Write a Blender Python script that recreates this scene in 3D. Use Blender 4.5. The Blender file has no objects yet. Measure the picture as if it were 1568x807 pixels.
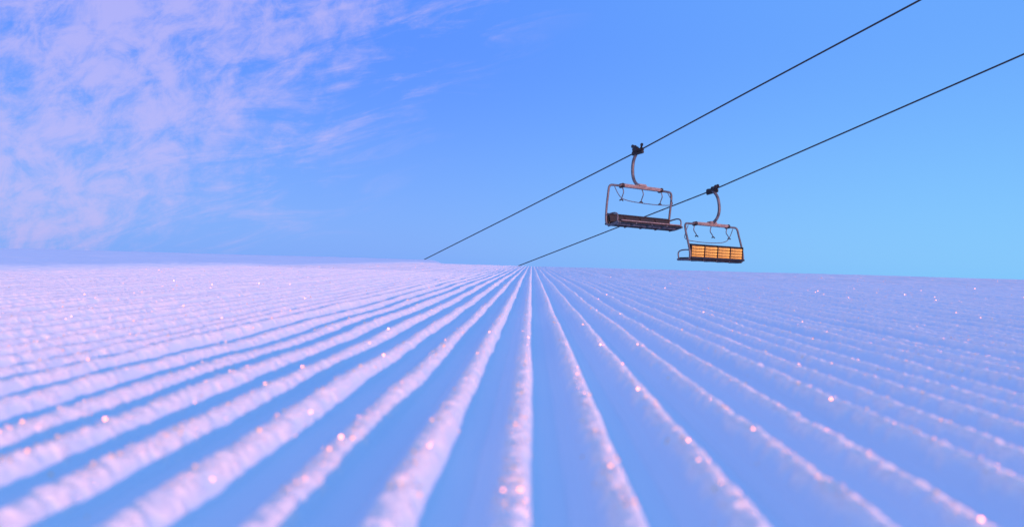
import bpy, math, random
import numpy as np
from mathutils import Matrix, Vector, Euler

scene = bpy.context.scene
scene.view_settings.view_transform = 'Standard'
scene.view_settings.look = 'None'
scene.view_settings.exposure = 0
rng = np.random.default_rng(7)
random.seed(7)

# ------------------------------------------------------------------ slope frame
SLOPE = math.radians(1.5)              # groomed piste climbs gently away from the camera
RS = Matrix.Rotation(SLOPE, 3, 'X')
def W(p):                              # slope metres -> world
    return RS @ Vector(p)

SUN_S = Vector((0.45, -0.88, 0.100)).normalized()
SUN_W = (RS @ SUN_S).normalized()

# ------------------------------------------------------------------ node helpers
def new_mat(name):
    m = bpy.data.materials.new(name); m.use_nodes = True
    nt = m.node_tree
    return m, nt, nt.nodes["Principled BSDF"]

def math_node(nt, op, a, b=None, c=None, clamp=False):
    n = nt.nodes.new('ShaderNodeMath'); n.operation = op; n.use_clamp = clamp
    for i, v in enumerate((a, b, c)):
        if v is None: continue
        if isinstance(v, (int, float)): n.inputs[i].default_value = v
        else: nt.links.new(v, n.inputs[i])
    return n.outputs[0]

def maprange(nt, v, a, b, c=0.0, d=1.0, smooth=True):
    n = nt.nodes.new('ShaderNodeMapRange')
    n.interpolation_type = 'SMOOTHSTEP' if smooth else 'LINEAR'
    nt.links.new(v, n.inputs[0])
    n.inputs[1].default_value = a; n.inputs[2].default_value = b
    n.inputs[3].default_value = c; n.inputs[4].default_value = d
    return n.outputs[0]

def mixc(nt, f, a, b):
    n = nt.nodes.new('ShaderNodeMix'); n.data_type = 'RGBA'
    for sock, v in ((n.inputs[0], f), (n.inputs[6], a), (n.inputs[7], b)):
        if isinstance(v, (int, float)): sock.default_value = v
        elif isinstance(v, tuple): sock.default_value = (*v, 1.0)
        else: nt.links.new(v, sock)
    return n.outputs[2]

def noise(nt, vec, scale, detail=4, rough=0.5, dist=0.0):
    n = nt.nodes.new('ShaderNodeTexNoise')
    n.inputs['Scale'].default_value = scale
    n.inputs['Detail'].default_value = detail
    n.inputs['Roughness'].default_value = rough
    n.inputs['Distortion'].default_value = dist
    nt.links.new(vec, n.inputs['Vector'])
    return n.outputs[0]

# ------------------------------------------------------------------ world
world = bpy.data.worlds.new("World"); scene.world = world
world.use_nodes = True
nt = world.node_tree
for n in list(nt.nodes): nt.nodes.remove(n)
out = nt.nodes.new('ShaderNodeOutputWorld')
tc = nt.nodes.new('ShaderNodeTexCoord')
sep = nt.nodes.new('ShaderNodeSeparateXYZ')
nt.links.new(tc.outputs['Generated'], sep.inputs[0])
X, Y, Z = sep.outputs
az = maprange(nt, X, -0.30, 0.66)
col = mixc(nt, az, (0.085, 0.262, 0.99), (0.135, 0.395, 1.0))
hz = maprange(nt, Z, 0.0, 0.34, 1.0, 0.0)
hcol = mixc(nt, az, (0.18, 0.41, 0.97), (0.21, 0.60, 1.0))
col = mixc(nt, math_node(nt, 'MULTIPLY', hz, 0.85), col, hcol)
back = maprange(nt, Y, 0.10, -0.6)
bh = maprange(nt, Z, 0.0, 0.7, 1.0, 0.45)
col = mixc(nt, math_node(nt, 'MULTIPLY', back, bh), col, (0.42, 0.82, 1.12))
# clouds: thin high sheet in the left part of the sky
yc = math_node(nt, 'MAXIMUM', Y, 0.3)
u = math_node(nt, 'DIVIDE', X, yc); v = math_node(nt, 'DIVIDE', Z, yc)
comb = nt.nodes.new('ShaderNodeCombineXYZ')
nt.links.new(u, comb.inputs[0]); nt.links.new(v, comb.inputs[1])
mp = nt.nodes.new('ShaderNodeMapping'); mp.vector_type = 'TEXTURE'
mp.inputs['Rotation'].default_value = (0, 0, math.radians(12))
mp.inputs['Scale'].default_value = (1.0, 0.22, 1.0)
nt.links.new(comb.outputs[0], mp.inputs['Vector'])
streak = noise(nt, mp.outputs[0], 5.0, 10, 0.68, 0.9)
mp2 = nt.nodes.new('ShaderNodeMapping'); mp2.vector_type = 'TEXTURE'
mp2.inputs['Rotation'].default_value = (0, 0, math.radians(28))
mp2.inputs['Scale'].default_value = (1.0, 0.75, 1.0)
nt.links.new(comb.outputs[0], mp2.inputs['Vector'])
puff = noise(nt, mp2.outputs[0], 15.0, 9, 0.68, 0.4)
m = math_node(nt, 'ADD', math_node(nt, 'MULTIPLY', X, -1.0), math_node(nt, 'ADD', Z, 0.06))
mask = maprange(nt, m, 0.42, 0.88)
big = noise(nt, comb.outputs[0], 3.2, 3, 0.5, 0.3)
pw = maprange(nt, m, 0.5, 0.75, 0.2, 0.85)
sw = maprange(nt, m, 0.5, 0.75, 0.90, 0.28)
tex = math_node(nt, 'ADD', math_node(nt, 'MULTIPLY', streak, sw), math_node(nt, 'MULTIPLY', puff, pw))
tex = math_node(nt, 'ADD', tex, math_node(nt, 'MULTIPLY', big, 0.28))
thr = math_node(nt, 'ADD', tex, math_node(nt, 'MULTIPLY', mask, 0.20))
cl = maprange(nt, thr, 0.68, 1.00)
cl = math_node(nt, 'MULTIPLY', cl, maprange(nt, m, 0.32, 0.58))
cl = math_node(nt, 'MULTIPLY', cl, 0.76)
col = mixc(nt, cl, col, (0.52, 0.47, 0.93))
bg = nt.nodes.new('ShaderNodeBackground'); bg.inputs[1].default_value = 0.96
nt.links.new(col, bg.inputs[0])
sky = nt.nodes.new('ShaderNodeTexSky'); sky.sky_type = 'NISHITA'
sky.sun_disc = False
sky.sun_elevation = math.asin(SUN_W.z)
sky.sun_rotation = math.atan2(SUN_W.x, SUN_W.y)
bg2 = nt.nodes.new('ShaderNodeBackground'); bg2.inputs[1].default_value = 0.02
nt.links.new(sky.outputs[0], bg2.inputs[0])
add = nt.nodes.new('ShaderNodeAddShader')
nt.links.new(bg.outputs[0], add.inputs[0]); nt.links.new(bg2.outputs[0], add.inputs[1])
nt.links.new(add.outputs[0], out.inputs[0])

# ------------------------------------------------------------------ sun
sl = bpy.data.lights.new("sun", 'SUN'); sl.energy = 5.0; sl.angle = math.radians(0.6)
sl.color = (1.0, 0.36, 0.28)
so = bpy.data.objects.new("sun", sl); scene.collection.objects.link(so)
so.rotation_euler = SUN_W.to_track_quat('Z', 'Y').to_euler()

# ------------------------------------------------------------------ noise in numpy
def hash2(ix, iy, seed):
    h = (ix.astype(np.int64) * 374761393 + iy.astype(np.int64) * 668265263 + seed * 974711) & 0xFFFFFFFF
    h = ((h ^ (h >> 13)) * 1274126177) & 0xFFFFFFFF
    h = h ^ (h >> 16)
    return (h & 0xFFFF).astype(np.float64) / 65535.0 * 2 - 1
def vnoise(x, y, seed=0):
    x0 = np.floor(x); y0 = np.floor(y)
    fx = x - x0; fy = y - y0
    fx = fx*fx*fx*(fx*(fx*6-15)+10); fy = fy*fy*fy*(fy*(fy*6-15)+10)
    a = hash2(x0, y0, seed); b = hash2(x0+1, y0, seed)
    c = hash2(x0, y0+1, seed); d = hash2(x0+1, y0+1, seed)
    return (a*(1-fx)+b*fx)*(1-fy) + (c*(1-fx)+d*fx)*fy
def fbm(x, y, oct=3, seed=0):
    s = 0; a = 1; t = 0
    for o in range(oct):
        s = s + a*vnoise(x*(2**o)+o*13.7, y*(2**o)-o*7.3, seed+o); t += a; a *= 0.5
    return s/t
def sstep(a, b, x):
    t = np.clip((x-a)/(b-a), 0, 1); return t*t*(3-2*t)

SP = 0.0428; AMP = 0.0138; XC = -0.0062
def ridge_u(x, y):
    w = (0.0030*vnoise(x*3.1, y*0.55, 40) + 0.0018*vnoise(x*14, y*3.5, 41) + 0.0045*vnoise(x*9.0, y*0.0+3.3, 42)
         + 0.0009*vnoise(x*30, y*16, 43))
    return (x - XC + w*np.minimum(1, 0.25+np.abs(x)*3))/SP
def terrain(x, y, want_crest=False):
    left = sstep(-1.2, -4.0, x)
    zc = 10.6 + 13.5*left
    k = 0.010 + 0.012*left
    smax = 0.33 + 0.10*left
    d = np.maximum(0, y-zc)
    dl = smax/(2*k)
    z = -0.1 - np.where(d < dl, k*d*d, k*dl*dl + smax*(d-dl))
    g = sstep(-2.15, -1.75, x + 0.12*fbm(x*1.5, y*1.3, 3, 5))
    uu = ridge_u(x, y)
    c = 0.5+0.5*np.cos(2*np.pi*uu)
    prof = 0.60*sstep(0.48, 0.98, c) + 0.40*c
    idx = np.round(uu)
    amp = AMP*(1+0.16*hash2(idx, idx*0, 9)+0.16*vnoise(uu*0.9, y*4, 11)+0.06*vnoise(uu*0.9, y*19, 12))
    rid = amp*prof - 0.35*AMP
    # narrow crease left by the tiller between two combs, a little off-centre
    fr = uu - np.floor(uu)
    rid -= 0.0014*np.exp(-((fr-0.56)/0.05)**2) * (0.7+0.5*vnoise(uu*0.8, y*2.5, 14))
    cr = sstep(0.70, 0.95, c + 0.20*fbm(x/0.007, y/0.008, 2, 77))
    # clumps of frozen grains along the crest
    rid += cr*(0.0011*fbm(x/0.0065, y/0.0065, 3, 20) + 0.0014*np.abs(vnoise(x/0.0036, y/0.0036, 25)))
    rid += 0.0005*fbm(x/0.03, y/0.06, 2, 30)
    rough = 0.022 + 0.018*fbm(x*1.1, y*1.1, 4, 50) + 0.005*fbm(x*9, y*7, 4, 55)
    z = z + g*rid + (1-g)*rough
    z = z + 0.003*vnoise(x*0.9, y*0.7, 60)
    if want_crest:
        return z, g*cr
    return z

# ------------------------------------------------------------------ ground mesh (one object)
verts_all = []; faces_all = []; crest_all = []; off = 0
def add_grid(xs, ys, drop=None, hole=None):
    global off
    gx, gy = np.meshgrid(xs, ys)
    gz, gc = terrain(gx, gy, True)
    if drop is not None: gz = gz - drop(gx, gy)
    nx = len(xs); ny = len(ys)
    v = np.stack([gx.ravel(), gy.ravel(), gz.ravel()], 1)
    i = np.arange(nx-1)[None, :] + (np.arange(ny-1)*nx)[:, None]
    f = np.stack([i, i+1, i+1+nx, i+nx], -1).reshape(-1, 4)
    if hole is not None:
        cx = 0.5*(xs[:-1]+xs[1:]); cy = 0.5*(ys[:-1]+ys[1:])
        mx, my = np.meshgrid(cx, cy)
        f = f[~hole(mx, my).ravel()]
    verts_all.append(v); faces_all.append(f+off); crest_all.append(gc.ravel()); off += len(v)

def geo(a, b, r):
    n = int(math.log(b/a)/r)+1
    return np.geomspace(a, b, n)
add_grid(np.arange(-1.9, 1.9, 0.0020), np.concatenate([np.arange(-0.5, 0.18, 0.01), geo(0.18, 1.3, 0.0055)]))
add_grid(np.arange(-5, 5, 0.0045), geo(1.3, 4.5, 0.0060))
add_grid(np.arange(-9, 13, 0.0080), geo(4.5, 13.5, 0.010))
# wide surroundings, sunk a little below the detailed strips where they overlap
def covered(x, y):
    return (((np.abs(x) < 1.7) & (y > -0.4) & (y < 1.25)) | ((np.abs(x) < 4.8) & (y >= 1.25) & (y < 4.45))
            | ((x > -8.8) & (x < 12.8) & (y >= 4.45) & (y < 13.3)))
xs = np.unique(np.concatenate([np.linspace(-300, -30, 60), np.arange(-30, 30, 0.12), np.linspace(30, 300, 60)]))
ys = np.unique(np.concatenate([np.linspace(-120, -6, 40), np.arange(-6, 50, 0.12), np.linspace(50, 420, 80)]))
add_grid(xs, ys, drop=lambda x, y: np.where(covered(x, y), 0.012, 0.0), hole=lambda x, y: covered(x, y) &
         covered(x-0.15, y-0.15) & covered(x+0.15, y+0.15) & covered(x+0.15, y-0.15) & covered(x-0.15, y+0.15))
V = np.concatenate(verts_all); F = np.concatenate(faces_all)
cs, sn = math.cos(SLOPE), math.sin(SLOPE)
VW = np.stack([V[:, 0], V[:, 1]*cs - V[:, 2]*sn, V[:, 1]*sn + V[:, 2]*cs], 1)
me = bpy.data.meshes.new("snow_ground")
me.vertices.add(len(VW)); me.vertices.foreach_set("co", VW.astype(np.float32).ravel())
me.loops.add(F.size); me.loops.foreach_set("vertex_index", F.astype(np.int32).ravel())
me.polygons.add(len(F))
me.polygons.foreach_set("loop_start", np.arange(0, F.size, 4, dtype=np.int32))
me.polygons.foreach_set("loop_total", np.full(len(F), 4, dtype=np.int32))
me.update(calc_edges=True)
me.polygons.foreach_set("use_smooth", np.ones(len(F), dtype=bool))
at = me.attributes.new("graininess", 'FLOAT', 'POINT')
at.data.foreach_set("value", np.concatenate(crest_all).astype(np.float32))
ground = bpy.data.objects.new("snow_ground", me); scene.collection.objects.link(ground)

m, nt, p = new_mat("snow")
p.inputs['Roughness'].default_value = 0.75
p.inputs['Specular IOR Level'].default_value = 0.25
tc = nt.nodes.new('ShaderNodeTexCoord')
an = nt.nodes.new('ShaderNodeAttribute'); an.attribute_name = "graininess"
n1 = noise(nt, tc.outputs['Object'], 400, 4, 0.75)
n2 = noise(nt, tc.outputs['Object'], 120, 3, 0.65)
h = math_node(nt, 'ADD', n1, math_node(nt, 'MULTIPLY', n2, 0.5))
amt = maprange(nt, an.outputs['Fac'], 0.0, 1.0, 0.20, 1.0, False)
h = math_node(nt, 'MULTIPLY', h, amt)
b = nt.nodes.new('ShaderNodeBump'); b.inputs['Strength'].default_value = 0.55; b.inputs['Distance'].default_value = 0.0030
nt.links.new(h, b.inputs['Height']); nt.links.new(b.outputs[0], p.inputs['Normal'])
# shade painted into the groove colour, brightness of lit crests into the crest colour
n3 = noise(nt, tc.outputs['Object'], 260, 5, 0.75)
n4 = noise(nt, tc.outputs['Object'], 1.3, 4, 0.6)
groove_shade = mixc(nt, n4, (0.58, 0.78, 0.92), (0.68, 0.84, 0.94))
crest_light = mixc(nt, maprange(nt, n3, 0.35, 0.60), (0.84, 0.85, 0.90), (0.99, 0.98, 0.98))
nt.links.new(mixc(nt, an.outputs['Fac'], groove_shade, crest_light), p.inputs['Base Color'])
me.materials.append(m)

# ------------------------------------------------------------------ ice crystals that catch the sun
N = 34000
Zs = np.exp(rng.uniform(math.log(0.25), math.log(10.0), N))
Xs = rng.uniform(-0.85, 0.85, N)*Zs
keep = Xs > -1.8; Zs = Zs[keep]; Xs = Xs[keep]; N = len(Zs)
uu = ridge_u(Xs, Zs)
Xs = Xs - (uu-np.round(uu))*SP + rng.normal(0, 0.0042, N)
H0 = terrain(Xs, Zs)
rr = 0.00010*(1+4.2*rng.random(N)**30)*(1+1.3*np.sqrt(Zs))
P = np.stack([Xs, Zs, H0+rr*0.9], 1)
nv = -P/np.linalg.norm(P, axis=1, keepdims=True) + np.array(SUN_S)
nv /= np.linalg.norm(nv, axis=1, keepdims=True)
nv += rng.normal(0, 0.33, (N, 3)); nv /= np.linalg.norm(nv, axis=1, keepdims=True)
t1 = np.cross(nv, np.array([0.3, 0.1, 1.0])); t1 /= np.linalg.norm(t1, axis=1, keepdims=True)
t2 = np.cross(nv, t1)
ring = []
for k in range(6):
    a = k*math.pi/3
    ring.append(P + rr[:, None]*(math.cos(a)*t1 + math.sin(a)*t2))
ring.append(P - nv*rr[:, None]*0.8)
CV = np.stack(ring, 1).reshape(-1, 3)
CVW = np.stack([CV[:, 0], CV[:, 1]*cs - CV[:, 2]*sn, CV[:, 1]*sn + CV[:, 2]*cs], 1)
cf = []
for q in range(N):
    s = q*7
    cf.append((s, s+1, s+2, s+3, s+4, s+5))
    for k in range(6): cf.append((s+(k+1) % 6, s+k, s+6))
cm = bpy.data.meshes.new("ice_crystals"); cm.from_pydata(CVW.tolist(), [], cf); cm.update()
co = bpy.data.objects.new("ice_crystals", cm); scene.collection.objects.link(co)
m, nt, p = new_mat("ice_crystal")
p.inputs['Base Color'].default_value = (0.98, 0.66, 0.40, 1)
p.inputs['Metallic'].default_value = 0.9
p.inputs['Roughness'].default_value = 0.45
cm.materials.append(m)

# ------------------------------------------------------------------ materials for the lift
def painted(name, c1, c2, rough, metal, scale=9):
    m, nt, p = new_mat(name)
    tc = nt.nodes.new('ShaderNodeTexCoord')
    n = noise(nt, tc.outputs['Object'], scale, 6, 0.65)
    nt.links.new(mixc(nt, maprange(nt, n, 0.35, 0.65), c1, c2), p.inputs['Base Color'])
    r = maprange(nt, n, 0.3, 0.7, rough-0.08, rough+0.12)
    nt.links.new(r, p.inputs['Roughness'])
    p.inputs['Metallic'].default_value = metal
    return m
M_STEEL = painted("galvanised_steel", (0.06, 0.07, 0.085), (0.14, 0.155, 0.18), 0.5, 0.4)
M_BEAM = painted("worn_painted_steel", (0.15, 0.135, 0.135), (0.27, 0.24, 0.235), 0.6, 0.1)
M_DARK = painted("dark_steel", (0.010, 0.010, 0.012), (0.025, 0.023, 0.026), 0.5, 0.2)
M_PAD = painted("black_vinyl", (0.008, 0.008, 0.011), (0.016, 0.015, 0.018), 0.6, 0.0)
M_WOOD = painted("varnished_slats", (0.36, 0.23, 0.035), (0.70, 0.48, 0.09), 0.5, 0.0, 7)
M_CABLE = painted("steel_cable", (0.015, 0.015, 0.022), (0.03, 0.03, 0.035), 0.6, 0.3, 40)

# ------------------------------------------------------------------ geometry helpers
def tube(name, pts, r, mat, parent=None, smooth_path=True, cyc=False, res=10):
    cu = bpy.data.curves.new(name, 'CURVE'); cu.dimensions = '3D'
    cu.bevel_depth = r; cu.bevel_resolution = 3; cu.use_fill_caps = True
    cu.resolution_u = res
    if smooth_path:
        sp = cu.splines.new('NURBS'); sp.points.add(len(pts)-1)
        for q, pt in zip(sp.points, pts): q.co = (*pt, 1)
        sp.order_u = 3; sp.use_endpoint_u = not cyc; sp.use_cyclic_u = cyc
    else:
        sp = cu.splines.new('POLY'); sp.points.add(len(pts)-1)
        for q, pt in zip(sp.points, pts): q.co = (*pt, 1)
        sp.use_cyclic_u = cyc
    ob = bpy.data.objects.new(name+"_c", cu); scene.collection.objects.link(ob)
    dg = bpy.context.evaluated_depsgraph_get()
    mm = bpy.data.meshes.new_from_object(ob.evaluated_get(dg))
    bpy.data.objects.remove(ob); bpy.data.curves.remove(cu)
    for pl in mm.polygons: pl.use_smooth = True
    mm.materials.clear(); mm.materials.append(mat); mm.name = name
    o = bpy.data.objects.new(name, mm); scene.collection.objects.link(o)
    if parent: o.parent = parent
    return o

def box(name, loc, size, mat, parent, rot=(0, 0, 0), bev=0.01):
    import bmesh
    bm = bmesh.new(); bmesh.ops.create_cube(bm, size=1)
    bmesh.ops.scale(bm, vec=size, verts=bm.verts)
    bmesh.ops.bevel(bm, geom=bm.edges[:], offset=min(bev, min(size)*0.45), segments=2, affect='EDGES')
    mm = bpy.data.meshes.new(name); bm.to_mesh(mm); bm.free(); mm.materials.append(mat)
    o = bpy.data.objects.new(name, mm); scene.collection.objects.link(o)
    o.location = loc; o.rotation_euler = rot; o.parent = parent
    return o

def disc(name, loc, r, w, mat, parent, axis='X'):
    import bmesh
    bm = bmesh.new(); bmesh.ops.create_cone(bm, cap_ends=True, segments=24, radius1=r, radius2=r, depth=w)
    bmesh.ops.bevel(bm, geom=[e for e in bm.edges if len(e.link_faces) == 2 and any(len(f.verts) > 4 for f in e.link_faces)],
                    offset=w*0.25, segments=2, affect='EDGES')
    mm = bpy.data.meshes.new(name); bm.to_mesh(mm); bm.free(); mm.materials.append(mat)
    o = bpy.data.objects.new(name, mm); scene.collection.objects.link(o)
    o.location = loc; o.parent = parent
    o.rotation_euler = (0, math.pi/2, 0) if axis == 'X' else (0, 0, 0)
    return o

# ------------------------------------------------------------------ lift chair: origin = rope at the grip, +Y = facing
def lift_chair(loc, heading, side=1, swing=0.0, back_top=-1.885, tall=1.0):
    e = bpy.data.objects.new("ski_lift_chair", None); scene.collection.objects.link(e)
    e.location = loc; e.rotation_euler = (swing, 0, heading); e.empty_display_size = 0.3
    s = side
    t = tall
    # grip
    box("grip_body", (0, 0, 0.0), (0.13, 0.46, 0.12), M_DARK, e, (0.12, 0, 0), 0.03)
    box("grip_jaw", (0.05*s, -0.04, 0.06), (0.12, 0.22, 0.12), M_DARK, e, (0.1, 0.2, 0), 0.02)
    tube("grip_lever", [(0, 0.1, 0.03), (0.05*s, 0.22, 0.10*t), (0.1*s, 0.30, 0.12*t)], 0.028, M_DARK, e)
    tube("grip_lever_rear", [(0, -0.08, 0.05), (-0.05*s, -0.18, 0.17*t), (-0.06*s, -0.30, 0.22*t)], 0.030, M_DARK, e)
    tube("grip_link", [(0, 0.02, 0.03), (0.02, -0.02, 0.14*t), (0.02, -0.10, 0.18*t)], 0.035, M_DARK, e)
    disc("grip_roller", (0.13*s, 0.31, 0.12*t), 0.05, 0.06, M_DARK, e)
    disc("grip_roller_rear", (-0.09*s, -0.31, 0.23*t), 0.055, 0.06, M_DARK, e)
    tube("guide_arm", [(0, -0.05, 0.0), (-0.12*s, -0.16, 0.03), (-0.2*s, -0.30, 0.04)], 0.026, M_DARK, e)
    disc("guide_wheel", (-0.21*s, -0.32, 0.04), 0.06, 0.05, M_DARK, e)
    tube("spring_housing", [(0.02, -0.2, -0.06), (0.02, 0.24, -0.07)], 0.045, M_DARK, e, False)
    # hanger arm
    tube("hanger_arm", [(0, -0.02, -0.02), (0, -0.17, -0.16), (0, -0.25, -0.45), (0, -0.24, -0.80), (0, -0.07, -1.05), (0, 0.14, -1.13)],
         0.05, M_STEEL, e, res=16)
    # roof beam
    box("top_beam", (0, 0.12, -1.15), (1.75, 0.17, 0.095), M_BEAM, e, (0, 0, 0), 0.03)
    box("beam_gusset", (0, 0.1, -1.09), (0.34, 0.20, 0.09), M_BEAM, e, (0, 0, 0), 0.025)
    for k, sx in enumerate((-1, 1)):
        box("beam_clamp_%d" % k, (sx*0.80, 0.12, -1.16), (0.10, 0.19, 0.13), M_DARK, e, (0, 0, 0), 0.02)
        # bent side frame
        tube("side_frame_%d" % k, [(sx*0.7, 0.12, -1.17), (sx*1.08, 0.12, -1.17), (sx*1.29, 0.11, -1.18), (sx*1.31, 0.08, -1.45),
                                   (sx*1.31, 0.0, -1.8), (sx*1.30, -0.06, -2.22), (sx*1.30, 0.0, -2.36), (sx*1.30, 0.22, -2.36), (sx*1.30, 0.5, -2.31)],
             0.034, M_STEEL, e, res=14)
        # arm rest loop
        tube("arm_rest_%d" % k, [(sx*1.30, -0.02, -2.06), (sx*1.30, 0.26, -2.02), (sx*1.30, 0.44, -2.06), (sx*1.30, 0.47, -2.18), (sx*1.30, 0.44, -2.30)],
             0.022, M_STEEL, e)
    # seat: cushions on a frame
    bt = back_top
    bh = bt + 2.29; zc = (bt - 2.29)/2 + 0.0
    for k in range(4):
        cx = -0.945 + k*0.63
        box("seat_cushion_%d" % k, (cx, 0.26, -2.30), (0.60, 0.50, 0.07), M_PAD, e, (math.radians(6), 0, 0), 0.025)
        box("back_cushion_%d" % k, (cx, 0.0, zc), (0.60, 0.055, bh-0.05), M_PAD, e, (math.radians(9), 0, 0), 0.02)
    for k, yy in enumerate((0.05, 0.27, 0.49)):
        tube("seat_rail_%d" % k, [(-1.28, yy, -2.365+yy*0.1), (1.28, yy, -2.365+yy*0.1)], 0.026, M_STEEL if k == 1 else M_DARK, e, False)
    for k in range(5):
        cx = -1.26 + k*0.63
        box("seat_rib_%d" % k, (cx, 0.26, -2.352), (0.045, 0.54, 0.05), M_STEEL, e, (math.radians(6), 0, 0), 0.01)
    tube("seat_front_trim", [(-1.22, 0.525, -2.265), (1.22, 0.525, -2.265)], 0.016, M_BEAM, e, False)
    # back slats on the rear of the back rest
    step = (bh-0.03)/4
    for k in range(4):
        zz = bt - 0.05 - step*(k+0.4)
        yy = -0.058 - 0.155*(zz-zc)
        for j in range(4):
            cx = -0.945 + j*0.63
            box("back_slat_%d_%d" % (k, j), (cx, yy, zz), (0.585, 0.025, step-0.02), M_WOOD, e, (math.radians(9), 0, 0), 0.008)
    for k in range(5):
        cx = -1.26 + k*0.63
        box("back_post_%d" % k, (cx, -0.035, zc), (0.035, 0.10, bh+0.03), M_DARK, e, (math.radians(9), 0, 0), 0.008)
    tube("back_top_rail", [(-1.3, -0.03, bt), (1.3, -0.03, bt)], 0.027, M_DARK, e, False)
    tube("back_bottom_rail", [(-1.3, -0.075, -2.31), (1.3, -0.075, -2.31)], 0.034, M_DARK, e, False)
    # raised restraint bar with foot rests
    tube("restraint_bar", [(-1.1, 0.14, -1.22), (-1.12, 0.30, -1.50), (-1.0, 0.42, -1.66), (-0.3, 0.45, -1.70), (0.3, 0.45, -1.70),
                           (1.0, 0.42, -1.66), (1.12, 0.30, -1.50), (1.1, 0.14, -1.22)], 0.012, M_STEEL, e)
    for k, fx in enumerate((-0.80, 0.0, 0.80)):
        tube("foot_rest_stem_%d" % k, [(fx+0.02, 0.14, -1.18), (fx, 0.22, -1.34), (fx-0.02, 0.10, -1.48), (fx-0.03, 0.06, -1.55)], 0.015, M_STEEL, e)
        tube("foot_rest_%d" % k, [(fx-0.09, 0.06, -1.60), (fx-0.03, 0.06, -1.53), (fx+0.04, 0.06, -1.60)], 0.020, M_DARK, e)
    return e

H = math.radians(35.0)
lift_chair(W((3.15, 21.0, 3.42)), H+math.pi, side=1, swing=math.radians(4), back_top=-2.02, tall=1.0)
lift_chair(W((5.96, 23.0, 2.50)), H, side=1, swing=math.radians(-6), tall=0.35)

# ------------------------------------------------------------------ cables
tube("lift_cable", [W(q) for q in [(29.0, -15.5, 17.0), (19.7, -2.4, 11.6), (13.4, 6.5, 8.3), (7.95, 14.2, 5.62), (5.4, 17.8, 4.46), (3.15, 21.0, 3.42),
      (-0.9, 26.8, 1.70), (-5.16, 32.9, -0.076), (-14.0, 45.5, -3.8), (-38.4, 80.0, -13.8), (-90, 153, -34.0)]], 0.021, M_CABLE, None, False)
tube("lift_cable", [W(q) for q in [(36.0, -20.0, 18.0), (20.5, 2.2, 9.9), (14.9, 10.2, 7.0), (11.12, 15.6, 5.02), (8.5, 19.35, 3.74), (5.96, 23.0, 2.50),
      (2.7, 27.6, 1.12), (-0.52, 32.2, -0.232), (-9.9, 45.5, -4.1), (-34, 80.0, -14.2), (-85, 153, -35.0)]], 0.021, M_CABLE, None, False)

# ------------------------------------------------------------------ camera
cam = bpy.data.cameras.new("camera"); cam.lens = 24.0; cam.sensor_width = 36.0
cam.clip_start = 0.02; cam.clip_end = 2000
cam.dof.use_dof = True; cam.dof.focus_distance = 6.0; cam.dof.aperture_fstop = 7.1
cobj = bpy.data.objects.new("camera", cam); scene.collection.objects.link(cobj)
R = (RS @ Matrix.Rotation(math.radians(1.65), 3, 'Z') @ Matrix.Rotation(math.radians(90-0.30), 3, 'X')
     @ Matrix.Rotation(math.radians(1.55), 3, 'Z'))
cobj.matrix_world = R.to_4x4()
scene.camera = cobj
print("SUN", SUN_W, "verts", len(V))
